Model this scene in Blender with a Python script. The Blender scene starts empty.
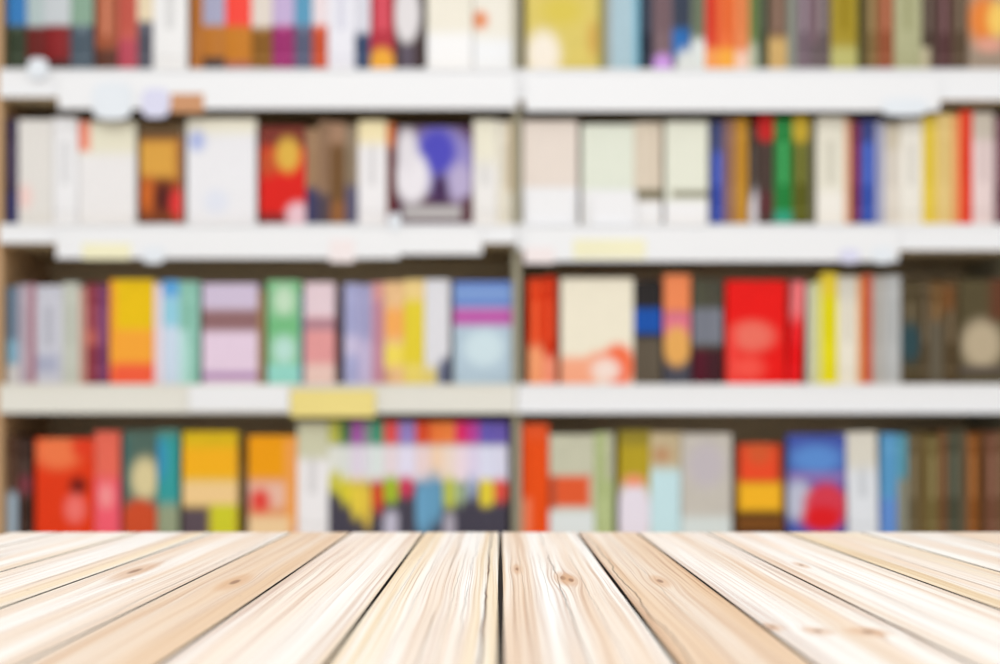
import bpy, bmesh, math, random
from mathutils import Vector
random.seed(7)
SC = bpy.context.scene
COL = SC.collection

# ---------------------------------------------------------------- camera
F = 1389.0                      # focal length in pixels of a 1000 px wide frame (50 mm)
H = 0.070                       # lens height above the table top
TABLE_Z = 0.75
CAMZ = TABLE_Z + H
HZ = 430.0                      # picture row of the horizon
D = 3.0                         # distance of the book fronts
S = D / F
cam = bpy.data.cameras.new('camera'); camo = bpy.data.objects.new('camera', cam); COL.objects.link(camo)
cam.sensor_width = 36.0; cam.lens = F * 36.0 / 1000.0
camo.location = (0, 0, CAMZ); camo.rotation_euler = (math.pi / 2, 0, 0)
cam.shift_y = (HZ - 332.0) / 1000.0
cam.clip_start = 0.02
cam.dof.use_dof = True
V_FOCUS = 151.0                 # row below the horizon at which the table is in focus
BLUR = 0.118                    # blur in px per row away from the focused one
cam.dof.focus_distance = F * H / V_FOCUS
cam.dof.aperture_fstop = (cam.lens / 1000.0) / (BLUR * H)
cam.dof.aperture_blades = 0
SC.camera = camo

# ---------------------------------------------------------------- light
SC.view_settings.view_transform = 'Standard'
SC.view_settings.look = 'None'
SC.view_settings.gamma = 1.0
SC.view_settings.use_curve_mapping = False
SC.view_settings.exposure = 0.0
w = bpy.data.worlds.new('world'); SC.world = w; w.use_nodes = True
w.node_tree.nodes['Background'].inputs[0].default_value = (0.985, 0.99, 1.0, 1)
w.node_tree.nodes['Background'].inputs[1].default_value = 0.80
def area(name, loc, rot, sx, sy, power, col=(1, .985, .965)):
    l = bpy.data.lights.new(name, 'AREA'); l.shape = 'RECTANGLE'; l.size = sx; l.size_y = sy
    l.energy = power; l.color = col
    o = bpy.data.objects.new(name, l); COL.objects.link(o); o.location = loc; o.rotation_euler = rot
area('ceiling_light', (0, 0.9, 2.75), (math.radians(25), 0, 0), 3.2, 0.8, 17)
area('ceiling_light', (0, -1.6, 2.75), (math.radians(55), 0, 0), 3.2, 0.8, 44)

# ---------------------------------------------------------------- helpers
def lin(c):
    out = []
    for v in c:
        v = max(0, min(255, v)) / 255.0
        out.append(v / 12.92 if v <= .04045 else ((v + .055) / 1.055) ** 2.4)
    return tuple(out)
ALB = 0.99
def alb(c, k=ALB):
    return tuple(min(.9, v * k) for v in lin(c)) + (1,)

class N:
    """small wrapper for building node graphs"""
    def __init__(s, name, rough=.5):
        s.m = bpy.data.materials.new(name); s.m.use_nodes = True
        s.t = s.m.node_tree; s.b = s.t.nodes['Principled BSDF']
        s.b.inputs['Roughness'].default_value = rough
        s.b.inputs['Specular IOR Level'].default_value = .3
    def put(s, sock, v):
        if isinstance(v, bpy.types.NodeSocket): s.t.links.new(v, sock)
        else: sock.default_value = v
    def math(s, op, a, b=0.0, c=0.0, clamp=False):
        n = s.t.nodes.new('ShaderNodeMath'); n.operation = op; n.use_clamp = clamp
        s.put(n.inputs[0], a); s.put(n.inputs[1], b); s.put(n.inputs[2], c)
        return n.outputs[0]
    def ramp01(s, v, a, b):        # smooth 0..1 as v goes from a to b
        n = s.t.nodes.new('ShaderNodeMapRange'); n.interpolation_type = 'SMOOTHSTEP'
        s.put(n.inputs[0], v); n.inputs[1].default_value = a; n.inputs[2].default_value = b
        return n.outputs[0]
    def mix(s, f, a, b, mode='MIX'):
        n = s.t.nodes.new('ShaderNodeMix'); n.data_type = 'RGBA'; n.blend_type = mode
        s.put(n.inputs[0], f); s.put(n.inputs[6], a); s.put(n.inputs[7], b)
        return n.outputs[2]
    def coords(s):
        n = s.t.nodes.new('ShaderNodeTexCoord')
        x = s.t.nodes.new('ShaderNodeSeparateXYZ'); s.t.links.new(n.outputs['Object'], x.inputs[0])
        return n.outputs['Object'], x.outputs[0], x.outputs[1], x.outputs[2]
    def vec(s, x, y, z):
        n = s.t.nodes.new('ShaderNodeCombineXYZ')
        s.put(n.inputs[0], x); s.put(n.inputs[1], y); s.put(n.inputs[2], z)
        return n.outputs[0]
    def noise(s, v, scale, detail=2.0, rough=.5, out=0):
        n = s.t.nodes.new('ShaderNodeTexNoise'); s.put(n.inputs['Vector'], v)
        n.inputs['Scale'].default_value = scale; n.inputs['Detail'].default_value = detail
        n.inputs['Roughness'].default_value = rough
        return n.outputs[out]
    def color(s, v): s.put(s.b.inputs['Base Color'], v)

def plain(name, c, rough=.5, k=ALB, vary=.04):
    n = N(name, rough); co, x, y, z = n.coords()
    f = n.noise(co, 9.0, 3.0)
    a = alb(c, k); b = tuple(v * (1 - 2.2 * vary) for v in a[:3]) + (1,)
    n.color(n.mix(f, a, b))
    return n.m

def add_box(bm, x0, x1, y0, y1, z0, z1, bevel=0.0, mi=0):
    r = bmesh.ops.create_cube(bm, size=1)
    for v in r['verts']:
        v.co = Vector(((x0 + x1) / 2 + v.co.x * (x1 - x0), (y0 + y1) / 2 + v.co.y * (y1 - y0), (z0 + z1) / 2 + v.co.z * (z1 - z0)))
    fs = set(f for v in r['verts'] for f in v.link_faces)
    for f in fs: f.material_index = mi
    if bevel > 0:
        es = list(set(e for v in r['verts'] for e in v.link_edges))
        bmesh.ops.bevel(bm, geom=es, offset=bevel, segments=2, affect='EDGES', profile=.6)

def obj(name, bm, mat, parent=None, loc=(0, 0, 0)):
    me = bpy.data.meshes.new(name); bm.normal_update(); bm.to_mesh(me); bm.free()
    o = bpy.data.objects.new(name, me); COL.objects.link(o); o.location = loc
    for m in (mat if isinstance(mat, list) else [mat]): me.materials.append(m)
    if parent: o.parent = parent
    return o
def empty(name, loc): 
    o = bpy.data.objects.new(name, None); COL.objects.link(o); o.location = loc
    o.empty_display_size = .05
    return o
def tag(o, label, cat, group=None):
    o['label'] = label; o['category'] = cat
    if group: o['group'] = group
def struct(name, bm, mat, loc=(0, 0, 0)):
    o = obj(name, bm, mat, None, loc); o['kind'] = 'structure'; return o
def PX(px, y=D): return (px - 500.0) * y / F
def PZ(py, y=D): return CAMZ + (HZ - py) * y / F

# ---------------------------------------------------------------- room shell
BACK = D + 0.30                  # rear of the shelf boards
n = N('pale_floor', .35); co, x, y, z = n.coords()
n.color(n.mix(n.noise(co, 3.0, 4.0), alb((232, 224, 212)), alb((218, 208, 194))))
bm = bmesh.new(); add_box(bm, -3.2, 3.2, -3.2, 3.9, -.06, 0); struct('floor', bm, n.m)
bm = bmesh.new(); add_box(bm, -3.2, 3.2, 3.5, 3.6, 0.001, 3.0); struct('wall_back', bm, plain('wall_paint', (232, 228, 220), .8))
bm = bmesh.new(); add_box(bm, -3.2, 3.2, 3.484, 3.5, 0.001, .1, .004); struct('baseboard_back', bm, plain('baseboard_paint', (236, 234, 230), .5))

# ---------------------------------------------------------------- bookcases
M_WHITE = plain('white_enamel', (247, 248, 250), .4, .90, .01)
M_CREAM = plain('cream_enamel', (236, 234, 224), .4, .92, .02)
n = N('brown_board', .55); co, x, y, z = n.coords()
gr = n.noise(n.vec(n.math('MULTIPLY', x, 3.0), n.math('MULTIPLY', y, 30.0), n.math('MULTIPLY', z, 30.0)), 3.0, 4.0)
n.color(n.mix(gr, alb((232, 212, 176)), alb((208, 184, 144))))
M_BROWN = n.m
n = N('tan_veneer', .5); co, x, y, z = n.coords()
gr = n.noise(n.vec(n.math('MULTIPLY', x, 30.0), n.math('MULTIPLY', y, 30.0), n.math('MULTIPLY', z, 2.0)), 3.0, 4.0)
n.color(n.mix(gr, alb((212, 176, 134)), alb((176, 138, 98))))
M_TAN = n.m
M_GREYPOST = plain('grey_post_paint', (176, 170, 146), .5)
M_YELLOW = plain('yellow_card', (240, 222, 138), .6)
M_PALEYELLOW = plain('pale_yellow_card', (244, 240, 204), .6)
M_BLUECARD = plain('pale_blue_card', (232, 238, 250), .6)
M_LILAC = plain('lilac_card', (222, 222, 248), .6)
M_PINK = plain('pink_card', (246, 234, 234), .6)
M_ORANGE = plain('orange_brown_card', (206, 150, 108), .6)

ROWY = {0: -88, 1: 69, 2: 224, 3: 384, 4: 541, 5: 696}      # picture row of each board's top face
TH = 0.022
FRONT = D - 0.022                # boards reach a little in front of the books
def rowz(r): return PZ(ROWY[r], FRONT - .004)

def bookcase(label, px0, px1, post_l, post_r, mats, rails):
    x0, x1 = PX(px0), PX(px1); top = rowz(0)
    root = empty('bookcase', ((x0 + x1) / 2, (FRONT + BACK) / 2, 0))
    ox, oy, _ = root.location
    def ch(name, bm, m, par=root):
        for v in bm.verts: v.co -= Vector((ox, oy, 0))
        return obj(name, bm, m, par)
    pl, pr = PX(px0 + post_l), PX(px1 - post_r)
    ra, rb = x0 + .0003 if post_l < 5 else pl, x1 - .0003 if post_r < 5 else pr     # rails run across the slim middle posts
    bm = bmesh.new(); add_box(bm, x0, pl, FRONT + .012, BACK + .012, 0.001, top + .04, .002); ch('side_panel', bm, mats[0])
    bm = bmesh.new(); add_box(bm, pr, x1, FRONT + .012, BACK + .012, 0.001, top + .04, .002); ch('side_panel', bm, mats[1])
    bm = bmesh.new(); add_box(bm, pl + .0005, pr - .0005, BACK + .0005, BACK + .012, 0.05, top + .02); ch('back_panel', bm, M_BROWN)
    bm = bmesh.new(); add_box(bm, pl + .0005, pr - .0005, FRONT + .03, FRONT + .045, 0.001, .075, .002); ch('plinth', bm, M_WHITE)
    zs = [(r, rowz(r)) for r in (0, 1, 2, 3, 4, 5)] + [(6, .10)]
    for r, z in zs:
        bm = bmesh.new(); th = rails.get(r, {}).get('low', 33) * S - .001 if r < 5 else TH
        add_box(bm, pl + .0005, pr - .0005, FRONT, BACK, z - th, z, .001)
        sh = ch('shelf', bm, M_BROWN)
        bm = bmesh.new()                          # ticket rail: channel section with a lip at top and foot
        lo = rails.get(r, {}).get('low', 33)
        zl = z - lo * S
        add_box(bm, ra, rb, FRONT - .004, FRONT - .0005, zl, z, .0008)
        add_box(bm, ra, rb, FRONT - .009, FRONT - .004, zl, zl + .006, .0012)
        add_box(bm, ra, rb, FRONT - .007, FRONT - .004, z - .005, z, .001)
        ch('ticket_rail', bm, rails.get(r, {}).get('mat', M_WHITE), sh)
        for (a, b, ya, yb, m) in rails.get(r, {}).get('cards', []):
            bm = bmesh.new()
            xa, xb, za, zb = PX(a, FRONT), PX(b, FRONT), PZ(yb, FRONT), PZ(ya, FRONT)
            if m in (M_BLUECARD, M_LILAC):        # rounded dangling tags
                cx, cz = (xa + xb) / 2, (za + zb) / 2
                vs = []
                for i in range(28):
                    t = i * 2 * math.pi / 28; c, s_ = math.cos(t), math.sin(t)
                    vs.append((cx + (xb - xa) / 2 * math.copysign(abs(c) ** .6, c), cz + (zb - za) / 2 * math.copysign(abs(s_) ** .6, s_)))
                f0 = [bm.verts.new((p[0], FRONT - .0146, p[1])) for p in vs]; f1 = [bm.verts.new((p[0], FRONT - .0128, p[1])) for p in vs]
                bm.faces.new(f0); bm.faces.new(f1[::-1])
                for i in range(28): bm.faces.new((f0[i], f1[i], f1[(i + 1) % 28], f0[(i + 1) % 28]))
                bmesh.ops.recalc_face_normals(bm, faces=bm.faces)
            else:
                off = 0 if m is W else .0014
                add_box(bm, xa, xb, FRONT - .0112 - off, FRONT - .0100 - off, za, zb, .0004)
            ch('shelf_card', bm, m, sh)
    tag(root, label, 'bookcase', None)
    return root

W = M_WHITE
bookcase('white railed bookcase whose third shelf carries the yellow price card', -14, 516.5, 17.5, 3.5, (M_TAN, M_GREYPOST), {
    1: dict(low=28, cards=[(60, 517, 74, 110, W), (94, 134, 84, 121, M_BLUECARD), (143, 171, 90, 119, M_LILAC), (172, 205, 95, 114, M_ORANGE), (30, 50, 60, 80, M_BLUECARD)]),
    2: dict(low=19, cards=[(58, 400, 228, 259, W), (400, 482, 228, 255, W), (84, 132, 244, 260, M_PALEYELLOW), (144, 166, 248, 264, M_BLUECARD), (330, 355, 240, 263, M_PINK), (389, 401, 214, 231, M_BLUECARD)]),
    3: dict(low=29, mat=M_CREAM, cards=[(190, 290, 386, 411, W), (291, 376, 390, 417, M_YELLOW)]),
    4: dict(low=33), })
bookcase('white railed bookcase holding the bright red face-out book', 517, 1022, 3.5, 10, (M_GREYPOST, M_GREYPOST), {
    1: dict(low=31, cards=[(525, 938, 76, 112, W), (880, 926, 100, 117, M_BLUECARD)]),
    2: dict(low=26, cards=[(525, 897, 228, 262, W), (573, 645, 240, 259, M_PALEYELLOW), (524, 554, 248, 264, M_PINK), (838, 858, 250, 264, M_LILAC), (870, 892, 248, 264, M_BLUECARD)]),
    3: dict(low=29), 4: dict(low=33), })

# ---------------------------------------------------------------- books
M_PAGES = []
for i, c in enumerate([(240, 232, 214), (232, 220, 196), (246, 242, 234)]):
    n = N('book_pages', .8); co, x, y, z = n.coords()
    f = n.noise(n.vec(n.math('MULTIPLY', x, 900.0), n.math('MULTIPLY', y, 3.0), n.math('MULTIPLY', z, 3.0)), 1.0, 1.0)
    n.color(n.mix(f, alb(c), alb(tuple(v - 34 for v in c))))
    M_PAGES.append(n.m)

def art(name, base, shapes, x0, x1, ytop, ybase):
    """printed design, on some covers painted gap shade too: rectangles and ovals laid out over the cover in metres from its foot"""
    n = N(name, random.uniform(.3, .5)); co, x, y, z = n.coords()
    n.b.inputs['Specular IOR Level'].default_value = .1
    f = n.noise(co, 40.0, 2.0)
    a = alb(base); col = n.mix(f, a, tuple(v * (.93 if min(base) > 200 else .80) for v in a[:3]) + (1,))
    mx = (x0 + x1) / 2
    for sh in shapes:
        c = alb(sh[5]); soft = (sh[6] if len(sh) > 6 else 2.0) * S
        if sh[0] == 'r':
            ax, ay, bx, by = sh[1:5]
            cx, cz, hx, hz = ((ax + bx) / 2 - mx) * S, (ybase - (ay + by) / 2) * S, abs(bx - ax) / 2 * S, abs(by - ay) / 2 * S
            d = n.math('MAXIMUM', n.math('SUBTRACT', n.math('ABSOLUTE', n.math('SUBTRACT', x, cx)), hx),
                       n.math('SUBTRACT', n.math('ABSOLUTE', n.math('SUBTRACT', z, cz)), hz))
            m = n.ramp01(d, soft, -soft)
        else:
            cx, cz, rx, rz = (sh[1] - mx) * S, (ybase - sh[2]) * S, sh[3] * S, sh[4] * S
            u = n.math('DIVIDE', n.math('SUBTRACT', x, cx), rx); v = n.math('DIVIDE', n.math('SUBTRACT', z, cz), rz)
            d = n.math('SQRT', n.math('ADD', n.math('MULTIPLY', u, u), n.math('MULTIPLY', v, v)))
            k = min(.6, soft / min(rx, rz)); m = n.ramp01(d, 1 + k, 1 - k)
        col = n.mix(m, col, c)
    n.color(col)
    return n.m

def book_meshes(w, h, d, face_out, hard):
    """cover folded round a page block; origin at the foot of the front"""
    c = bmesh.new(); p = bmesh.new(); t = .0022 if hard else .0009; ov = .003 if hard else .0
    if not face_out:
        bow = min(w * .10, .0022)                      # rounded spine
        seg = 6
        outer = [(-w / 2 + w * i / seg, -bow * math.sin(math.pi * i / seg) + bow) for i in range(seg + 1)]
        inner = [((-w / 2 + t) + (w - 2 * t) * i / seg, -bow * .9 * math.sin(math.pi * i / seg) + bow + t) for i in range(seg + 1)]
        prof = [(-w / 2, d)] + outer + [(w / 2, d)] + [(w / 2 - t, d)] + inner[::-1] + [(-w / 2 + t, d)]
        add_box(p, -w / 2 + t * 1.05, w / 2 - t * 1.05, bow + t * 1.2, d - ov - .0005, ov + .0002, h - ov - .0006)
    else:                                             # the front board faces out, spine on one side
        bow = min(d * .15, .003); seg = 5
        outer = [(-w / 2 - bow * math.sin(math.pi * i / seg) + bow, d * i / seg) for i in range(seg + 1)]
        inner = [(-w / 2 + bow + t - bow * .9 * math.sin(math.pi * i / seg), t + (d - 2 * t) * i / seg) for i in range(seg + 1)]
        prof = [(w / 2, 0)] + outer + [(w / 2, d), (w / 2, d - t)] + inner[::-1] + [(w / 2, t)]
        add_box(p, -w / 2 + bow + t * 1.2, w / 2 - ov - .0005, t * 1.05, d - t * 1.05, ov + .0002, h - ov - .0006)
    a = [c.verts.new((q[0], q[1], 0)) for q in prof]; b = [c.verts.new((q[0], q[1], h)) for q in prof]
    k = len(prof)
    for i in range(k): c.faces.new((a[i], a[(i + 1) % k], b[(i + 1) % k], b[i]))
    f1 = c.faces.new(a); f2 = c.faces.new(b)
    bmesh.ops.triangulate(c, faces=[f1, f2])
    bmesh.ops.recalc_face_normals(c, faces=c.faces)
    return c, p

ROWNAME = {1: 'top', 2: 'second', 3: 'third', 4: 'lowest'}
BOOKS = {1: [], 2: [], 3: [], 4: []}
def B(row, x0, x1, yt, base, desc, shapes=(), face=False, lean=0.0, back=0.0, card=False):
    BOOKS[row].append((x0, x1, yt, base, desc, list(shapes), face, lean, back))
R = lambda *a: ('r',) + a
E = lambda *a: ('e',) + a

exec_rows = True
# --- top row (its books run out of the picture at the top)
r = 1
B(r, 6.5, 26, -40, (56, 66, 48), 'blue and dark green', [R(6, -60, 28, 22, (56, 122, 184), 3)])
B(r, 26.5, 43, -38, (110, 38, 34), 'grey topped maroon', [R(20, -60, 50, 23, (176, 192, 192), 3), R(20, 58, 50, 80, (56, 40, 38))])
B(r, 43.5, 70, -42, (128, 36, 36), 'wide dark red', [R(30, -60, 80, 22, (196, 202, 206), 3), E(58, 40, 8, 16, (138, 38, 40)), R(30, 58, 80, 80, (58, 40, 40))])
B(r, 70.5, 93, -36, (80, 94, 106), 'sage topped slate', [R(60, -60, 100, 22, (136, 166, 146), 3)])
B(r, 95, 117.5, -30, (170, 92, 62), 'brown-orange', [R(80, 45, 130, 80, (96, 58, 46), 5)], back=.006)
B(r, 118, 137, -41, (206, 100, 86), 'salmon red', [R(110, 36, 150, 80, (184, 76, 92), 6)])
B(r, 137.5, 152.5, -37, (84, 84, 96), 'cream topped slate', [R(120, -60, 170, 18, (228, 212, 180), 3)])
B(r, 153.5, 187, -44, (240, 240, 240), 'thick white')
B(r, 191, 202.5, -36, (188, 118, 52), 'brown-gold')
B(r, 203, 224, -39, (194, 122, 46), 'lavender topped amber', [R(190, -60, 240, 22, (164, 164, 190), 3), R(190, 54, 240, 80, (78, 60, 54))])
B(r, 226, 251, -43, (206, 130, 42), 'red topped orange', [R(210, -60, 270, 23, (242, 74, 62), 4), R(210, 58, 270, 80, (170, 100, 80))])
B(r, 251.5, 272, -35, (140, 94, 36), 'cream topped bronze', [R(230, -60, 290, 24, (222, 212, 202), 4)])
B(r, 272.5, 294, -40, (160, 48, 112), 'lavender topped magenta', [R(250, -60, 310, 22, (194, 174, 212), 4)])
B(r, 294.5, 312, -38, (92, 96, 122), 'sky topped slate blue', [R(280, -60, 330, 22, (92, 154, 188), 4)])
B(r, 312.5, 327.5, -36, (204, 80, 44), 'pink topped orange-red', [R(300, -60, 340, 22, (232, 218, 222), 4)])
B(r, 328, 354.5, -42, (236, 236, 250), 'thick lavender-white')
B(r, 355, 370, -37, (60, 76, 108), 'grey topped navy', [R(340, -60, 390, 30, (216, 216, 226), 5)])
B(r, 370.5, 394, -40, (188, 50, 66), 'crimson', [E(382, 64, 14, 19, (236, 170, 54), 4)])
B(r, 394.5, 423, -39, (70, 52, 52), 'dark brown, with a pale oval,', [E(407, 10, 13, 30, (224, 220, 222), 3), R(400, 42, 414, 80, (94, 84, 98))])
B(r, 426, 472, -30, (240, 235, 220), 'cream', [R(420, 30, 520, 80, (244, 244, 246), 8)], face=True)
B(r, 473, 513, -34, (240, 236, 224), 'orange-dotted cream', [E(480, 17, 8, 9, (226, 140, 92), 4), R(460, 36, 520, 80, (240, 242, 246), 8)], face=True)
B(r, 525, 604, -38, (228, 208, 112), 'yellow', [E(543, 52, 17, 24, (246, 236, 222), 8), E(562, 8, 20, 14, (216, 196, 84), 8), E(594, 36, 7, 18, (208, 168, 84), 4), R(598, -60, 610, 80, (150, 142, 80), 2)], face=True)
B(r, 606, 639, -36, (178, 206, 218), 'pale blue', [R(600, -60, 611, 80, (160, 164, 162), 3), R(634, -60, 642, 80, (116, 178, 202), 2)])
B(r, 640, 653, -35, (38, 46, 62), 'near-black navy')
B(r, 653.5, 672, -38, (130, 106, 112), 'mauve brown', [E(663, 66, 13, 15, (204, 154, 228), 4)])
B(r, 672.5, 691, -33, (58, 66, 84), 'charcoal and blue', [R(660, 26, 690, 54, (40, 108, 180), 6), E(686, 64, 10, 18, (222, 226, 224), 4)])
B(r, 691.5, 705, -38, (120, 130, 108), 'sage grey', [R(680, 36, 720, 80, (222, 228, 226), 6)])
B(r, 705.5, 717, -41, (226, 66, 42), 'scarlet', [R(700, 45, 730, 80, (250, 160, 90), 6)])
B(r, 717.5, 735, -36, (242, 116, 58), 'bright orange', [R(700, 45, 750, 80, (252, 172, 66), 6)])
B(r, 735.5, 749, -39, (238, 142, 86), 'pale orange', [R(720, 48, 760, 80, (244, 206, 186), 6)])
B(r, 749.5, 758, -40, (118, 142, 84), 'leaf green', [R(740, 40, 770, 80, (184, 192, 168), 6)])
B(r, 759, 768, -35, (62, 72, 52), 'dark green')
B(r, 768.5, 787, -38, (112, 84, 68), 'brown with tan foot', [R(760, 34, 800, 80, (206, 170, 108), 7)])
B(r, 787.5, 796, -40, (144, 150, 138), 'stone grey')
B(r, 796.5, 812, -37, (118, 100, 110), 'dusky mauve')
B(r, 812.5, 830, -34, (104, 90, 92), 'taupe', [R(808, -60, 816, 40, (132, 100, 110), 2)])
B(r, 832, 857.5, -42, (172, 150, 46), 'mustard', [R(820, 44, 870, 80, (190, 186, 116), 8)])
B(r, 858, 866, -34, (70, 66, 34), 'blackish olive')
B(r, 866.5, 877.5, -37, (134, 108, 64), 'khaki brown')
B(r, 878, 893.5, -39, (152, 84, 54), 'russet')
B(r, 895, 921.5, -43, (184, 184, 144), 'pale sage')
B(r, 922, 936, -36, (78, 62, 52), 'dark brown', [R(920, 44, 930, 80, (190, 180, 150))])
B(r, 936.5, 952, -33, (88, 56, 56), 'dark maroon')
B(r, 952.5, 967, -38, (92, 74, 56), 'walnut brown')
B(r, 968, 1008, -36, (168, 150, 132), 'beige and orange', [E(984, 16, 16, 24, (230, 132, 56), 8), E(999, 16, 11, 18, (252, 204, 104), 6), E(990, 42, 14, 7, (222, 160, 140), 6)], face=True)
# --- second row
r = 2
B(r, 6.5, 16, 116, (62, 50, 76), 'dark purple', [R(0, 190, 20, 230, (58, 58, 104))])
B(r, 18, 52, 117, (228, 225, 220), 'off-white', [E(25, 195, 7, 12, (238, 206, 200), 5)], face=True)
B(r, 53, 77, 115, (240, 240, 242), 'clean white')
B(r, 78, 135.5, 119, (238, 236, 236), 'cream topped white', [R(60, 100, 150, 152, (232, 228, 206), 8), R(77, 100, 90, 149, (238, 142, 118), 3)], face=True)
B(r, 139, 182, 120, (150, 72, 36), 'brown and gold', [R(130, 138, 177, 176, (218, 162, 70), 7), R(130, 110, 190, 136, (104, 82, 56), 5), E(147, 193, 8, 16, (204, 104, 40), 5), E(163, 196, 9, 16, (82, 32, 28), 5), E(178, 202, 8, 15, (226, 56, 56), 4), R(130, 215, 175, 230, (110, 62, 34))], face=True)
B(r, 185.5, 256, 116, (238, 238, 242), 'white blue-spotted', [R(180, 110, 262, 132, (238, 234, 216), 7), E(197, 139, 8, 10, (174, 186, 230), 5), E(216, 200, 12, 12, (224, 228, 240), 6)], face=True)
B(r, 258.5, 305, 124, (228, 34, 26), 'red, gold-patched', [R(250, 110, 320, 146, (124, 52, 42), 7), E(268, 160, 12, 14, (196, 78, 40), 6), E(288, 153, 12, 17, (220, 176, 72), 5), E(298, 216, 13, 15, (232, 196, 206), 5), R(250, 212, 286, 230, (130, 40, 40), 3)], face=True)
B(r, 306, 318, 126, (172, 138, 106), 'tan topped navy', [R(300, 186, 324, 230, (66, 64, 98), 6)])
B(r, 318.5, 329.5, 118, (156, 124, 98), 'fawn', [R(310, 192, 334, 230, (84, 72, 80), 6)])
B(r, 330, 345, 120, (120, 86, 52), 'chestnut', [R(320, 110, 350, 142, (168, 132, 106), 6), R(320, 200, 350, 230, (146, 96, 56), 6)])
B(r, 345.5, 357.5, 123, (152, 134, 112), 'taupe and slate', [R(340, 184, 365, 230, (92, 88, 112), 7)])
B(r, 358.5, 386, 118, (242, 240, 242), 'white, cream-headed', [R(350, 100, 395, 142, (242, 228, 184), 8)])
B(r, 387, 394.5, 121, (112, 50, 50), 'maroon, orange-headed', [R(380, 100, 398, 145, (208, 112, 52), 6)])
B(r, 395.5, 472, 124, (88, 50, 72), 'purple figured', [E(440, 158, 34, 34, (150, 140, 200), 10), E(437, 150, 19, 24, (78, 74, 188), 7), E(412, 176, 17, 26, (234, 230, 236), 5), E(407, 148, 10, 22, (226, 222, 228), 5), E(460, 182, 12, 20, (184, 172, 208), 6), E(440, 188, 8, 16, (66, 40, 80), 4), R(403, 204, 462, 218, (184, 180, 180), 3), R(462, 196, 475, 225, (90, 50, 60), 4)], face=True)
B(r, 474, 497, 117, (240, 238, 236), 'ivory topped white', [R(470, 100, 500, 160, (236, 232, 212), 12)])
B(r, 497.5, 512.5, 119, (232, 226, 210), 'ivory, tan-edged', [R(508, 100, 514, 190, (214, 190, 150), 1.5)])
B(r, 521.5, 578, 118, (234, 222, 212), 'pale peach', [R(500, 186, 600, 230, (242, 242, 246), 4)], face=True)
B(r, 581, 633, 122, (228, 233, 218), 'pale mint', [R(570, 188, 650, 230, (240, 240, 240), 4)], face=True)
B(r, 635, 662, 120, (228, 214, 194), 'light peach', [R(654, 110, 656, 230, (206, 190, 170)), R(625, 188, 672, 198, (110, 104, 78), 3), R(630, 200, 672, 230, (238, 238, 240), 4)])  # dark strip above the white foot is painted gap shade
B(r, 664.5, 708, 119, (232, 234, 218), 'cream-green', [R(672, 189, 712, 196, (130, 126, 104), 3), R(660, 200, 712, 230, (240, 240, 242), 4)], face=True)  # gap shade painted here too, as a dark strip over the white foot
B(r, 711, 723.5, 119, (58, 78, 170), 'cobalt blue', [R(705, 100, 730, 150, (68, 76, 120), 6)])
B(r, 724.5, 735, 117, (156, 116, 100), 'dusty brown')
B(r, 735.5, 747.5, 116, (204, 148, 50), 'amber gold')
B(r, 748.5, 757.5, 122, (62, 52, 46), 'brown-black', [E(757, 212, 7, 24, (226, 222, 228), 3)])
B(r, 758, 774, 113, (78, 62, 56), 'charcoal, red-domed', [E(766, 124, 12, 16, (196, 36, 36), 3), R(750, 190, 780, 214, (92, 50, 52), 5)])
B(r, 774.5, 792.5, 115, (34, 132, 60), 'emerald green', [R(770, 210, 800, 230, (50, 160, 130), 4)])
B(r, 793, 809, 113, (92, 94, 24), 'olive, mustard-domed', [E(801, 126, 11, 15, (196, 166, 48), 4)])
B(r, 809.5, 815.5, 119, (108, 104, 82), 'grey olive')
B(r, 817.5, 844.5, 114, (234, 230, 214), 'cream', [R(810, 190, 850, 230, (240, 236, 228), 9)])
B(r, 845, 850.5, 116, (236, 182, 142), 'slim apricot')
B(r, 851, 860, 118, (122, 32, 62), 'maroon')
B(r, 860.5, 875.5, 117, (54, 82, 174), 'royal blue', [R(850, 100, 880, 140, (60, 70, 130), 6)])
B(r, 876, 884.5, 119, (178, 180, 206), 'lavender grey')
B(r, 885.5, 900, 121, (226, 218, 206), 'beige topped', [R(880, 100, 905, 148, (206, 196, 176), 6)])
B(r, 900.5, 922, 118, (238, 234, 224), 'cream white')
B(r, 923, 936.5, 113, (238, 208, 76), 'lemon yellow')
B(r, 937, 952.5, 111, (236, 206, 136), 'straw yellow')
B(r, 953, 960, 112, (242, 166, 104), 'peach orange')
B(r, 960.5, 972.5, 108, (236, 68, 40), 'vermilion')
B(r, 973, 994, 110, (234, 214, 212), 'grey topped pink', [R(965, 100, 1000, 138, (196, 186, 172), 7)])
B(r, 994.5, 1008, 114, (116, 76, 86), 'dark mauve')
# --- third row
r = 3
B(r, 6.5, 18, 284, (112, 132, 152), 'blue-grey', [R(0, 340, 20, 364, (132, 174, 196), 5), R(0, 364, 20, 390, (208, 206, 204), 4)])
B(r, 18.5, 29, 282, (194, 180, 192), 'pinkish grey')
B(r, 29.5, 35, 281, (178, 124, 138), 'slim rose')
B(r, 36, 62, 283, (204, 205, 216), 'silver-lavender', [R(30, 355, 58, 372, (170, 174, 196), 4)])
B(r, 62.5, 79, 280, (206, 210, 198), 'pale grey-green')
B(r, 79.5, 85.5, 285, (206, 158, 142), 'slim salmon')
B(r, 86, 97, 281, (146, 58, 70), 'wine red', [R(80, 330, 100, 345, (190, 100, 90), 4)])
B(r, 97.5, 107.5, 282, (124, 62, 104), 'plum')
B(r, 109, 153.5, 277, (255, 202, 20), 'yellow and orange', [R(100, 329, 160, 400, (252, 166, 56), 5), R(100, 363, 160, 400, (242, 96, 62), 5), E(112, 310, 4, 50, (244, 160, 50), 4)], face=True)
B(r, 154.5, 162, 281, (238, 220, 230), 'slim pinkish white')
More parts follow.
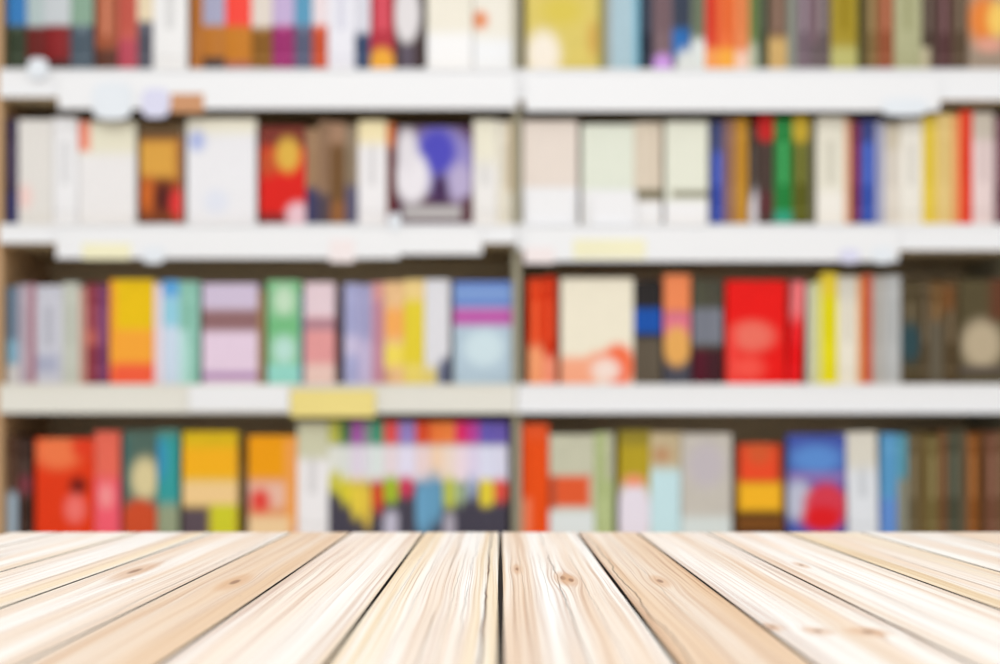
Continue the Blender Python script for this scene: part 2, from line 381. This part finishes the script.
B(r, 162.5, 178.5, 278, (206, 222, 240), 'sky blue topped', [R(150, 260, 190, 298, (96, 168, 224), 6), R(150, 298, 190, 326, (148, 206, 226), 5)])
B(r, 179, 199, 279, (152, 208, 190), 'mint green', [R(170, 330, 188, 390, (186, 226, 222), 4)])
B(r, 201.5, 257, 281, (232, 210, 230), 'lilac', [R(190, 270, 270, 309, (208, 194, 218), 4), R(190, 309, 270, 331, (144, 106, 108), 5), R(190, 372, 270, 379, (172, 132, 180), 3)], face=True)
B(r, 258, 264, 288, (172, 138, 98), 'slim brown')
B(r, 267, 300, 278, (140, 205, 152), 'green, mint-banded', [E(284, 300, 10, 14, (196, 224, 196), 5), R(260, 318, 310, 334, (116, 188, 130), 4), E(284, 350, 11, 14, (186, 224, 214), 6), R(260, 364, 310, 390, (150, 216, 204), 4)])
B(r, 300.5, 304, 290, (90, 112, 142), 'very slim slate')
B(r, 304.5, 334.5, 280, (236, 162, 162), 'pink, pale-headed', [R(300, 270, 340, 317, (228, 206, 214), 4), R(300, 318, 340, 330, (176, 132, 144), 3), R(300, 364, 340, 390, (232, 200, 190), 5)])
B(r, 344, 358.5, 281, (178, 180, 222), 'lavender blue', [R(340, 335, 362, 355, (200, 192, 222), 5)])
B(r, 359, 371.5, 282, (176, 174, 214), 'lavender', [R(350, 340, 375, 390, (196, 184, 216), 8)])
B(r, 372, 384, 280, (206, 148, 168), 'rose pink', [R(370, 270, 388, 300, (214, 152, 150), 5)])
B(r, 384.5, 403.5, 279, (244, 200, 148), 'peach, yellow-footed', [R(380, 308, 410, 338, (244, 172, 92), 7), R(380, 344, 410, 366, (240, 218, 92), 7), R(380, 370, 390, 390, (206, 160, 120), 4)])
B(r, 404, 424, 277, (238, 216, 58), 'bright yellow', [R(400, 270, 430, 300, (236, 208, 140), 6), R(400, 364, 430, 390, (232, 212, 110), 5)])
B(r, 425, 449.5, 277, (226, 226, 232), 'white-lavender', [E(450, 376, 14, 20, (98, 104, 128), 4), E(430, 378, 6, 12, (226, 206, 110), 3)])
B(r, 453, 512, 279, (188, 210, 226), 'blue, magenta-banded', [R(440, 270, 520, 307, (106, 138, 206), 4), R(440, 290, 520, 296, (140, 172, 220), 3), R(440, 308, 520, 325, (190, 92, 172), 4), E(484, 348, 20, 18, (206, 226, 234), 7)], face=True)
B(r, 528, 543, 276, (232, 62, 16), 'red-orange', [R(520, 346, 560, 390, (250, 160, 112), 8)])
B(r, 543.5, 556, 274, (218, 50, 8), 'deep orange', [R(540, 356, 560, 390, (246, 150, 120), 7)])
B(r, 560, 633, 276, (242, 235, 214), 'cream and orange', [E(618, 366, 17, 22, (255, 110, 66), 5), E(600, 362, 12, 10, (250, 140, 100), 6), R(550, 357, 598, 400, (252, 170, 136), 6), E(606, 370, 14, 12, (255, 224, 214), 6)], face=True)
B(r, 634, 647, 278, (46, 42, 42), 'black, blue-banded', [R(625, 308, 655, 333, (28, 84, 172), 3), R(625, 338, 655, 390, (96, 86, 72), 4)])
B(r, 647.5, 661.5, 278, (46, 42, 42), 'other blue-banded black', [R(640, 308, 670, 333, (28, 84, 172), 3), R(640, 338, 670, 390, (98, 88, 74), 4)])
B(r, 664, 690.5, 272, (80, 80, 92), 'orange and pink', [R(650, 260, 700, 312, (238, 138, 88), 4), R(650, 312, 700, 340, (224, 118, 140), 5), E(677, 346, 14, 20, (230, 170, 92), 4)])
B(r, 693, 707.5, 277, (84, 84, 68), 'olive grey, silver-banded', [R(680, 308, 715, 344, (120, 124, 136), 4), R(680, 348, 715, 390, (84, 24, 40), 5)])
B(r, 708, 722.5, 277, (80, 78, 66), 'charcoal, silver-banded', [R(700, 308, 735, 344, (122, 126, 138), 4), R(700, 348, 735, 390, (66, 30, 38), 5)])
B(r, 725.5, 786, 278, (246, 24, 20), 'bright red', [E(752, 336, 22, 15, (236, 112, 96), 7), R(728, 330, 736, 390, (244, 70, 62), 4), E(748, 368, 16, 12, (244, 84, 72), 8)], face=True)
B(r, 788, 801, 279, (252, 10, 16), 'scarlet, pink-topped', [R(780, 260, 810, 318, (240, 120, 124), 12)], lean=2.2)
B(r, 807, 812.5, 281, (206, 208, 194), 'slim grey-white')
B(r, 813, 821, 279, (220, 220, 154), 'pale lime')
B(r, 821.5, 837.5, 270, (240, 228, 26), 'vivid yellow', [R(810, 260, 850, 296, (228, 202, 56), 7)])
B(r, 838, 857.5, 274, (238, 232, 216), 'ivory', [R(830, 260, 870, 300, (212, 208, 196), 8)])
B(r, 858, 862, 275, (242, 176, 110), 'slim peach')
B(r, 862.5, 872.5, 272, (208, 92, 62), 'brick red')
B(r, 873.5, 884.5, 274, (190, 186, 180), 'grey-beige')
B(r, 885, 900, 273, (194, 196, 196), 'light grey')
B(r, 902, 920.5, 278, (78, 66, 42), 'dark olive', [E(910, 342, 12, 20, (46, 72, 78), 5)])
B(r, 921, 930, 276, (86, 72, 50), 'umber')
B(r, 930.5, 943, 279, (110, 80, 44), 'tobacco brown', [R(925, 320, 950, 390, (100, 92, 76), 6)])
B(r, 943.5, 958, 275, (84, 68, 44), 'brown, rust-headed', [R(940, 285, 954, 310, (116, 74, 36), 5)])
B(r, 960, 1008, 277, (90, 80, 54), 'olive and beige', [E(982, 344, 20, 24, (186, 170, 142), 8), R(990, 250, 1010, 320, (100, 60, 40), 6), R(955, 366, 1010, 374, (90, 80, 74), 3)], face=True)
# --- lowest visible row, its feet hidden behind the table
r = 4
B(r, 7, 17, 432, (84, 56, 40), 'grey-footed brown', [R(0, 494, 20, 545, (172, 192, 208), 5)], back=.01)
B(r, 17.5, 31, 436, (62, 42, 34), 'dark chocolate', [E(25, 486, 6, 10, (128, 60, 70), 4)])
B(r, 34, 94, 436, (236, 62, 22), 'red-orange', [E(58, 452, 24, 18, (240, 122, 74), 8), E(84, 448, 12, 12, (226, 62, 32), 6), E(78, 487, 9, 9, (120, 28, 18), 4), E(75, 510, 10, 14, (240, 116, 108), 5)], face=True)
B(r, 95, 119.5, 429, (242, 112, 92), 'coral', [R(90, 480, 130, 550, (242, 94, 112), 10), E(106, 497, 7, 12, (250, 150, 150), 5)])
B(r, 122, 156, 428, (86, 112, 102), 'teal, with a cream figure,', [E(145, 480, 14, 21, (218, 204, 156), 6), E(140, 522, 20, 22, (204, 78, 42), 5), R(118, 440, 128, 490, (60, 110, 110), 4)], face=True)
B(r, 157, 178.5, 427, (58, 164, 164), 'turquoise', [E(160, 460, 7, 22, (60, 150, 190), 4), R(150, 505, 190, 550, (150, 160, 130), 8), R(150, 420, 190, 438, (88, 140, 130), 5)])
B(r, 181.5, 237, 429, (228, 192, 30), 'yellow-gold', [R(175, 448, 240, 480, (244, 178, 30), 8), R(175, 482, 240, 508, (240, 204, 146), 6), R(178, 508, 210, 550, (92, 78, 86), 5), R(211, 506, 236, 550, (206, 204, 46), 4)], face=True)
B(r, 247, 296.5, 433, (236, 160, 110), 'orange-gold', [R(240, 425, 300, 480, (238, 158, 16), 6), R(240, 484, 300, 508, (232, 186, 166), 6), E(260, 502, 10, 12, (226, 70, 60), 5), R(285, 440, 300, 530, (238, 160, 80), 4), R(240, 518, 290, 550, (238, 206, 160), 5)], face=True)
B(r, 297.5, 328, 420, (242, 240, 242), 'white, moss-headed', [R(290, 410, 335, 460, (206, 206, 178), 7)])
sers = [
 (328.5, 340, (190, 190, 84), 'olive-yellow', (226, 228, 220), [E(336, 484, 8, 12, (206, 200, 70), 4)]),
 (340.5, 350, (76, 122, 74), 'green', (222, 226, 222), [E(346, 492, 7, 14, (224, 210, 54), 4)]),
 (350.5, 363, (168, 92, 172), 'purple', (226, 216, 232), [E(357, 500, 9, 20, (232, 206, 70), 4)]),
 (363.5, 371, (140, 150, 150), 'grey-green', (226, 226, 232), [E(367, 505, 7, 24, (230, 196, 74), 3)]),
 (371.5, 383, (66, 152, 120), 'jade', (222, 232, 230), [E(378, 497, 7, 16, (216, 74, 42), 4)]),
 (383.5, 398, (222, 84, 82), 'coral red', (232, 218, 224), [E(391, 491, 11, 14, (164, 186, 48), 4), E(392, 530, 12, 18, (192, 188, 206), 4)]),
 (398.5, 415, (150, 130, 196), 'lavender', (228, 224, 246), [E(406, 488, 8, 11, (204, 62, 92), 4)]),
 (415.5, 430, (216, 78, 44), 'rust-red', (236, 214, 214), [E(424, 508, 12, 28, (108, 164, 200), 5)]),
 (430.5, 443, (236, 124, 60), 'orange', (246, 214, 186), [E(434, 500, 9, 26, (104, 160, 194), 4)]),
 (443.5, 455, (238, 132, 66), 'light orange', (240, 222, 210), [E(450, 494, 9, 16, (192, 200, 86), 4), E(450, 530, 9, 16, (178, 172, 186), 4)]),
 (455.5, 467, (222, 46, 106), 'magenta', (240, 222, 232), [E(460, 494, 5, 12, (170, 190, 150), 4)]),
 (467.5, 479, (190, 70, 160), 'violet-pink', (226, 216, 240), [E(470, 488, 6, 12, (170, 186, 214), 4)]),
 (479.5, 494, (106, 92, 182), 'violet', (222, 224, 246), [E(486, 494, 12, 14, (228, 206, 62), 4)]),
 (494.5, 508, (110, 94, 180), 'blue-violet', (222, 222, 242), [E(500, 492, 9, 12, (226, 84, 70), 4)]),
]
for a, b, top, nm, mid, extra in sers:
    B(r, a, b, 419, (76, 72, 86), nm + '-headed series', [R(a - 6, 410, b + 6, 446, top, 4), R(a - 6, 446, b + 6, 484, mid, 4)] + extra)
B(r, 522, 548, 421, (252, 84, 20), 'tall orange', [R(518, 500, 530, 560, (248, 140, 100), 4), R(518, 410, 560, 440, (232, 88, 40), 6)])
B(r, 549.5, 594, 432, (208, 208, 184), 'cream, with a rust box,', [R(552, 477, 590, 508, (226, 92, 50), 4), R(540, 512, 600, 560, (222, 228, 228), 6), R(545, 478, 555, 510, (172, 76, 52), 4)], face=True)
B(r, 595, 614, 430, (190, 204, 146), 'pale apple green', [R(606, 420, 616, 480, (190, 190, 164), 4)])
B(r, 619, 650, 428, (190, 166, 42), 'olive gold', [R(610, 420, 660, 446, (150, 134, 48), 6), E(634, 516, 19, 34, (232, 224, 236), 5), E(634, 482, 10, 6, (240, 150, 110), 4)])
B(r, 651, 680, 430, (206, 188, 152), 'tan topped pale blue', [E(662, 456, 9, 8, (190, 146, 108), 5), R(645, 470, 690, 560, (198, 228, 234), 7)])
B(r, 681, 731.5, 431, (208, 202, 192), 'greige', [E(706, 466, 18, 22, (194, 186, 192), 8), R(675, 518, 740, 560, (214, 222, 220), 6)], face=True)
B(r, 737, 783, 441, (78, 46, 26), 'red and yellow, brown-edged,', [R(739, 446, 779, 484, (236, 76, 40), 5), E(759, 452, 13, 14, (214, 90, 48), 6), R(738, 484, 782, 512, (248, 182, 38), 5), R(735, 520, 790, 530, (130, 80, 30), 4)], face=True)
B(r, 787, 846, 432, (74, 92, 178), 'royal blue, red-cornered,', [E(816, 460, 26, 14, (92, 142, 212), 7), R(780, 474, 850, 482, (150, 120, 180), 5), E(798, 502, 16, 20, (188, 192, 212), 6), E(826, 506, 22, 22, (214, 60, 78), 6), E(822, 520, 20, 13, (222, 28, 34), 5)], face=True)
B(r, 848.5, 879, 430, (228, 232, 238), 'thick cream-headed white', [R(840, 420, 890, 470, (218, 214, 202), 9)], lean=-1.2)
B(r, 881.5, 897, 431, (102, 168, 216), 'sky blue', [R(875, 500, 900, 560, (98, 142, 210), 6)])
B(r, 897.5, 907, 432, (98, 164, 184), 'teal blue', [R(890, 480, 910, 560, (140, 140, 124), 6)])
for a, b, c, nm in [(908, 918, (104, 92, 66), 'grey-brown'), (918.5, 927, (110, 90, 52), 'ochre brown'), (927.5, 938, (118, 104, 60), 'olive brown'), (938.5, 948, (110, 74, 44), 'saddle brown'), (948.5, 960, (72, 76, 60), 'forest green'), (960.5, 968, (104, 88, 66), 'mud brown'), (968.5, 978, (144, 84, 32), 'copper brown'), (978.5, 986, (90, 58, 28), 'espresso brown'), (986.5, 997, (120, 78, 58), 'reddish brown'), (997.5, 1008, (112, 82, 56), 'hazel brown')]:
    B(r, a, b, random.choice([428, 430, 431, 433]), c, nm)

def short(d):
    return d.rstrip(',')
for row, lst in BOOKS.items():
    for i in range(len(lst) - 1):                          # neighbours stand against each other
        a, b = lst[i], lst[i + 1]
        if b[0] - a[1] <= 2.2 and not a[7] and not a[8] and not b[7] and not b[8]:
            m_ = (a[1] + b[0]) / 2; lst[i] = a[:1] + (m_,) + a[2:]; lst[i + 1] = (m_,) + b[1:]
    zb = rowz(row) + .0004
    for i, (x0, x1, yt, base, desc, shapes, face, lean, back) in enumerate(lst):
        yf = D + back + (random.uniform(0, .003) if not face else random.uniform(0, .0015))
        yb = ROWY[row]
        k = yf / D
        xa, xb = PX(x0 + .12, yf), PX(x1 - .12, yf)
        wd = xb - xa; ht = PZ(yt + (2.5 if row > 1 else 0), yf) - zb
        dp = (random.uniform(.13, .16) if ht > .2 else random.uniform(.11, .14)) if not face else random.uniform(.018, .03)
        c, p = book_meshes(wd, ht, dp, face, hard=random.random() < .4)
        root = empty('book', ((xa + xb) / 2, yf, zb))
        bands = list(shapes)
        wpx = x1 - x0
        if not face and len(shapes) < 2 and wpx > 9:         # printed bands across a spine
            sh = tuple(max(0, v - 26) if sum(base) > 330 else min(255, v + 40) for v in base)
            hh = yb - yt
            bands = [R(x0, yt + hh * .10, x1, yt + hh * .115, sh, .4), R(x0 + wpx * .36, yt + hh * .22, x1 - wpx * .36, yt + hh * .62, sh, .5), R(x0, yt + hh * .86, x1, yt + hh * .875, sh, .4)] + bands
        obj('cover', c, art('book_cover_print', base, bands, x0, x1, yt, yb), root)
        obj('pages', p, random.choice(M_PAGES), root)
        if lean:
            # pivot on the lower corner so the foot stays on the board
            a = math.radians(-lean); root.rotation_euler = (0, -a, 0)
            root.location.z = zb + abs(math.sin(a)) * wd / 2 + .0004
            
        kind = 'face-out book' if face else 'book spine'
        if i == 0: where = 'beside the tan panel'
        else: where = 'right of the %s one' % short(lst[i - 1][4]).split(', with')[0].split(', red')[0].split(', brown-e')[0].replace(',', '')
        label = '%s %s, %s shelf, %s' % (short(desc).replace(', with a', ' with').replace(',', ''), kind, ROWNAME[row], where)
        tag(root, label, 'book', 'books on the %s shelf' % ROWNAME[row])

# white price sign leaning at the foot of the pale face-out books, second shelf
def sign(x0, x1, y0, y1, yoff, label):
    a, b = PX(x0), PX(x1); zb = rowz(2) + .0004; t = PZ(y0) - zb
    bm = bmesh.new()
    add_box(bm, -(b - a) / 2, (b - a) / 2, 0, .002, 0.001, t, .0008)
    add_box(bm, -(b - a) / 2, (b - a) / 2, -.012, .002, 0, .0016, .0005)
    o = obj('shelf_sign', bm, plain('white_sign_card', (248, 248, 250), .5, .9, .01), None, ((a + b) / 2, D - yoff, zb))
    tag(o, label, 'sign', 'white shelf signs')
sign(526, 574, 190, 222, .0075, 'white blank card stood before the pale peach face-out book on the second shelf')
sign(590, 636, 192, 222, .0075, 'white blank card stood before the pale mint face-out book on the second shelf')

# ---------------------------------------------------------------- table
FAR = F * H / 102.0
NEAR = 0.16
SE = [-4.79, -4.29, -3.53, -2.81, -2.045, -1.456, -.742, .003, .755, 1.34, 2.02, 2.79, 3.53, 4.32, 5.10]
GAP = {2.79: .016, 3.53: .015, -3.53: .014, 0.003: .024, -2.81: .016, -1.456: .014, -.742: .015, .755: .016, 1.34: .013, 2.02: .012, -2.045: .012}
n = N('whitewashed_plank', .5); co, x, y, z = n.coords()
kx = n.math('DIVIDE', x, H)                       # x in lens-height units, for the planks' layout
def rowpos(px, py):
    v = py - HZ
    return (px - 500.0) / v, F * H / v
at = n.t.nodes.new('ShaderNodeAttribute'); at.attribute_name = 'plank'
sep = n.t.nodes.new('ShaderNodeSeparateColor'); n.t.links.new(at.outputs['Color'], sep.inputs[0])
rnd, tone = sep.outputs[0], sep.outputs[1]
# knots bend the grain around them
gx = kx
knotmask = None
KN = [(517, 569, .035, .03), (563, 578, .06, .035), (571, 580, .05, .03), (660, 581, .06, .03), (135, 571, .09, .05), (235, 582, .08, .04),
      (772, 627, .05, .012), (818, 631, .07, .012), (868, 632, .10, .014), (801, 565, .04, .02)]
knot_cols = []
for (px, py, rk, ry) in KN:
    ck, cy = rowpos(px, py)
    dx = n.math('SUBTRACT', kx, ck); dy = n.math('SUBTRACT', y, cy)
    u = n.math('DIVIDE', dx, rk); v = n.math('DIVIDE', dy, ry * .8)
    q = n.math('ADD', n.math('MULTIPLY', u, u), n.math('MULTIPLY', v, v))
    e = n.math('POWER', 2.718, n.math('MULTIPLY', q, -.5))
    gx = n.math('SUBTRACT', gx, n.math('MULTIPLY', dx, n.math('MULTIPLY', e, .85)))
    knot_cols.append(q)
wob = n.noise(n.vec(n.math('MULTIPLY', kx, 1.1), n.math('MULTIPLY', y, 3.5), n.math('MULTIPLY', rnd, 40.0)), 1.0, 2.0)
gxw = n.math('ADD', gx, n.math('MULTIPLY', n.math('SUBTRACT', wob, .5), .08))
seed = n.math('MULTIPLY', rnd, 37.0)
broad = n.noise(n.vec(n.math('MULTIPLY', gxw, 5.0), n.math('MULTIPLY', y, 1.4), seed), 1.0, 3.0, .55)
mid = n.noise(n.vec(n.math('MULTIPLY', gxw, 30.0), n.math('MULTIPLY', y, 1.2), seed), 1.0, 3.0, .6)
fine = n.noise(n.vec(n.math('MULTIPLY', gxw, 120.0), n.math('MULTIPLY', y, 2.4), seed), 1.0, 2.0, .6)
WHITE_, CREAM_, TAN_, BRN_, YEL_ = alb((254, 249, 244), .96), alb((250, 238, 225), .93), alb((230, 194, 152), .88), alb((178, 116, 66), .85), alb((246, 222, 176), .88)
col = n.mix(n.ramp01(broad, .35, .70), WHITE_, CREAM_)
tn = n.math('ADD', n.math('MULTIPLY', tone, .75), n.math('MULTIPLY', n.math('SUBTRACT', broad, .5), 1.3), clamp=True)
col = n.mix(tn, col, TAN_)
# broader stained streaks: (k0, k1, colour, strength, edge softness)
ST = [(-2.99, -2.81, YEL_, .9, .05), (-3.62, -3.53, YEL_, .5, .04), (-.74, -.56, YEL_, .85, .07), (-.15, 0, YEL_, .85, .05), (.01, .2, TAN_, .35, .08),
      (-1.62, -1.46, TAN_, .6, .06), (-1.95, -1.72, TAN_, .45, .10), (1.18, 1.33, TAN_, .5, .05), (.80, 1.1, TAN_, .35, .1), (1.66, 1.80, TAN_, .75, .06),
      (2.62, 2.79, TAN_, .4, .05), (2.79, 2.95, YEL_, .9, .05), (3.3, 3.5, YEL_, .55, .08), (2.02, 2.12, TAN_, .55, .04), (-1.1, -1.0, TAN_, .35, .06), (-.93, -.84, TAN_, .35, .04),
      (.60, .66, TAN_, .45, .03), (-2.35, -2.25, TAN_, .45, .05), (-.42, -.36, TAN_, .35, .03)]
for k0, k1, c, st, sf in ST:
    d = n.math('SUBTRACT', n.math('ABSOLUTE', n.math('SUBTRACT', gxw, (k0 + k1) / 2)), (k1 - k0) / 2)
    m = n.math('MULTIPLY', n.math('MULTIPLY', n.ramp01(d, sf, -sf * .3), st), n.ramp01(mid, .25, .65))
    col = n.mix(m, col, c)
col = n.mix(n.math('MULTIPLY', n.ramp01(mid, .50, .74), .48), col, BRN_)
col = n.mix(n.math('MULTIPLY', n.ramp01(fine, .50, .72), .62), col, BRN_)
# long drying cracks
CR = [(-.085, .012, 1.0, .010), (.385, .02, .8, .006), (.82, .03, .8, .007), (-.20, .02, .5, .005), (-.36, .012, .6, .006), (-.62, .01, .4, .004), (-3.05, .02, .45, .012), (-1.30, .02, .35, .005),
      (-3.95, .02, .6, .012), (1.95, .02, .35, .008), (3.1, .02, .4, .012), (.55, .015, .5, .004), (.15, .01, .35, .004), (-2.12, .02, .5, .008), (1.02, .02, .35, .005), (2.3, .02, .3, .008), (.30, .01, .4, .004), (-.28, .01, .5, .004), (.08, .01, .35, .004), (-.5, .01, .4, .004)]
for i, (k0, amp, st, wd) in enumerate(CR):
    wz = n.noise(n.vec(k0 * 13.0 + 3, n.math('MULTIPLY', y, 11.0), 0.0), 1.0, 3.0, .6)
    d = n.math('ABSOLUTE', n.math('SUBTRACT', n.math('ADD', kx, n.math('MULTIPLY', n.math('SUBTRACT', wz, .5), amp * 4)), k0))
    brk = n.ramp01(n.noise(n.vec(7.0 * i, n.math('MULTIPLY', y, 4.0), 1.0), 1.0, 1.0), .36, .48)
    col = n.mix(n.math('MULTIPLY', n.math('MULTIPLY', n.ramp01(d, wd, wd * .3), st), brk), col, alb((92, 62, 40)))
for (px, py, rk, ry), q in zip(KN, knot_cols):
    ring = n.ramp01(q, 2.0, .1)
    col = n.mix(n.math('MULTIPLY', ring, .55), col, alb((206, 158, 112)))
    col = n.mix(n.math('MULTIPLY', n.ramp01(q, .16, .03), .7), col, alb((120, 74, 44)))
sp = n.noise(n.vec(n.math('MULTIPLY', x, 260.0), n.math('MULTIPLY', y, 90.0), 0.0), 1.0, 2.0)
col = n.mix(n.math('MULTIPLY', n.ramp01(sp, .74, .80), .5), col, alb((130, 96, 66)))
n.color(col)
M_SEAM_SHADE = plain('seam_shade_wood', (36, 22, 12), .8, .8)  # near-black brown: unpainted wood plus the shade of the gaps
bmp = n.t.nodes.new('ShaderNodeBump'); bmp.inputs['Strength'].default_value = .25; bmp.inputs['Distance'].default_value = .0006
n.t.links.new(mid, bmp.inputs['Height']); n.t.links.new(bmp.outputs[0], n.b.inputs['Normal'])
M_WOOD = n.m
TONE = [.10, .08, .12, .26, .80, .0, .16, .25, .74, .0, .0, .22, .34, .40]

tcx, tcy = (SE[0] + SE[-1]) / 2 * H, (NEAR + FAR) / 2
table = empty('table', (tcx, tcy, 0))
bm = bmesh.new(); lay = bm.loops.layers.float_color.new('plank')
for i in range(len(SE) - 1):
    g0, g1 = 1.2 * GAP.get(SE[i], .010) / 2 * H, 1.2 * GAP.get(SE[i + 1], .010) / 2 * H
    t = bmesh.new()
    add_box(t, SE[i] * H + g0, SE[i + 1] * H - g1, NEAR, FAR - random.uniform(0, .0006), TABLE_Z - .022, TABLE_Z, .0007)
    t.normal_update()
    for f in t.faces:                                  # sawn sides coloured extra dark to deepen the gap shade, face whitewashed
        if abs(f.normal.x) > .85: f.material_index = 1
    if i: add_box(t, SE[i] * H - .004, SE[i] * H + .004, NEAR + .001, FAR - .0015, TABLE_Z - .0218, TABLE_Z - .0022, 0, 1)  # added dark strip fills the gap and keeps light from coming through
    tmp = bpy.data.meshes.new('tmp'); t.to_mesh(tmp); t.free()
    nf = len(bm.faces); bm.from_mesh(tmp); bpy.data.meshes.remove(tmp)
    bm.faces.ensure_lookup_table()
    for f in bm.faces[nf:]:
        for l in f.loops: l[lay] = ((i * .37 + .11) % 1.0, TONE[i], 0, 1)
o = obj('tabletop', bm, [M_WOOD, M_SEAM_SHADE], table, (-tcx, -tcy, 0))
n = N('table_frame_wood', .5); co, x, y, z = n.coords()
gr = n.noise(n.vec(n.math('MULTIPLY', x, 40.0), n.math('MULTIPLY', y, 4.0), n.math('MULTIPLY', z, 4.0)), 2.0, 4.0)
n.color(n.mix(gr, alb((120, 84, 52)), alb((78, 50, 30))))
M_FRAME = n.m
X0, X1 = SE[0] * H, SE[-1] * H
bm = bmesh.new(); add_box(bm, X0 + .012, X1 - .012, NEAR + .01, FAR - .006, TABLE_Z - .0300, TABLE_Z - .0222, .001)  # added dark sheet under the planks, stops light showing through the gaps
obj('light_blocking_board', bm, M_FRAME, table, (-tcx, -tcy, 0))
for nm, bx in (('apron', (X0 + .03, X1 - .03, FAR - .06, FAR - .04)), ('apron', (X0 + .03, X1 - .03, NEAR + .04, NEAR + .06)),
               ('apron', (X0 + .03, X0 + .05, NEAR + .061, FAR - .061)), ('apron', (X1 - .05, X1 - .03, NEAR + .061, FAR - .061))):
    bm = bmesh.new(); add_box(bm, bx[0], bx[1], bx[2], bx[3], TABLE_Z - .10, TABLE_Z - .0305, .002)
    obj(nm, bm, M_FRAME, table, (-tcx, -tcy, 0))
for lx in (X0 + .075, X1 - .075):
    for ly in (NEAR + .09, FAR - .09):
        bm = bmesh.new(); r_ = bmesh.ops.create_cube(bm, size=1)
        for v in r_['verts']:
            s_ = .046 if v.co.z > 0 else .032
            v.co = Vector((v.co.x * s_, v.co.y * s_, (TABLE_Z - .0305) if v.co.z > 0 else 0.0005))
        bmesh.ops.bevel(bm, geom=list(bm.edges), offset=.003, segments=2, affect='EDGES')
        obj('leg', bm, M_FRAME, table, (lx - tcx, ly - tcy, 0))
tag(table, 'pale whitewashed plank table with dark seams and small knots, in front of the bookcases', 'table')
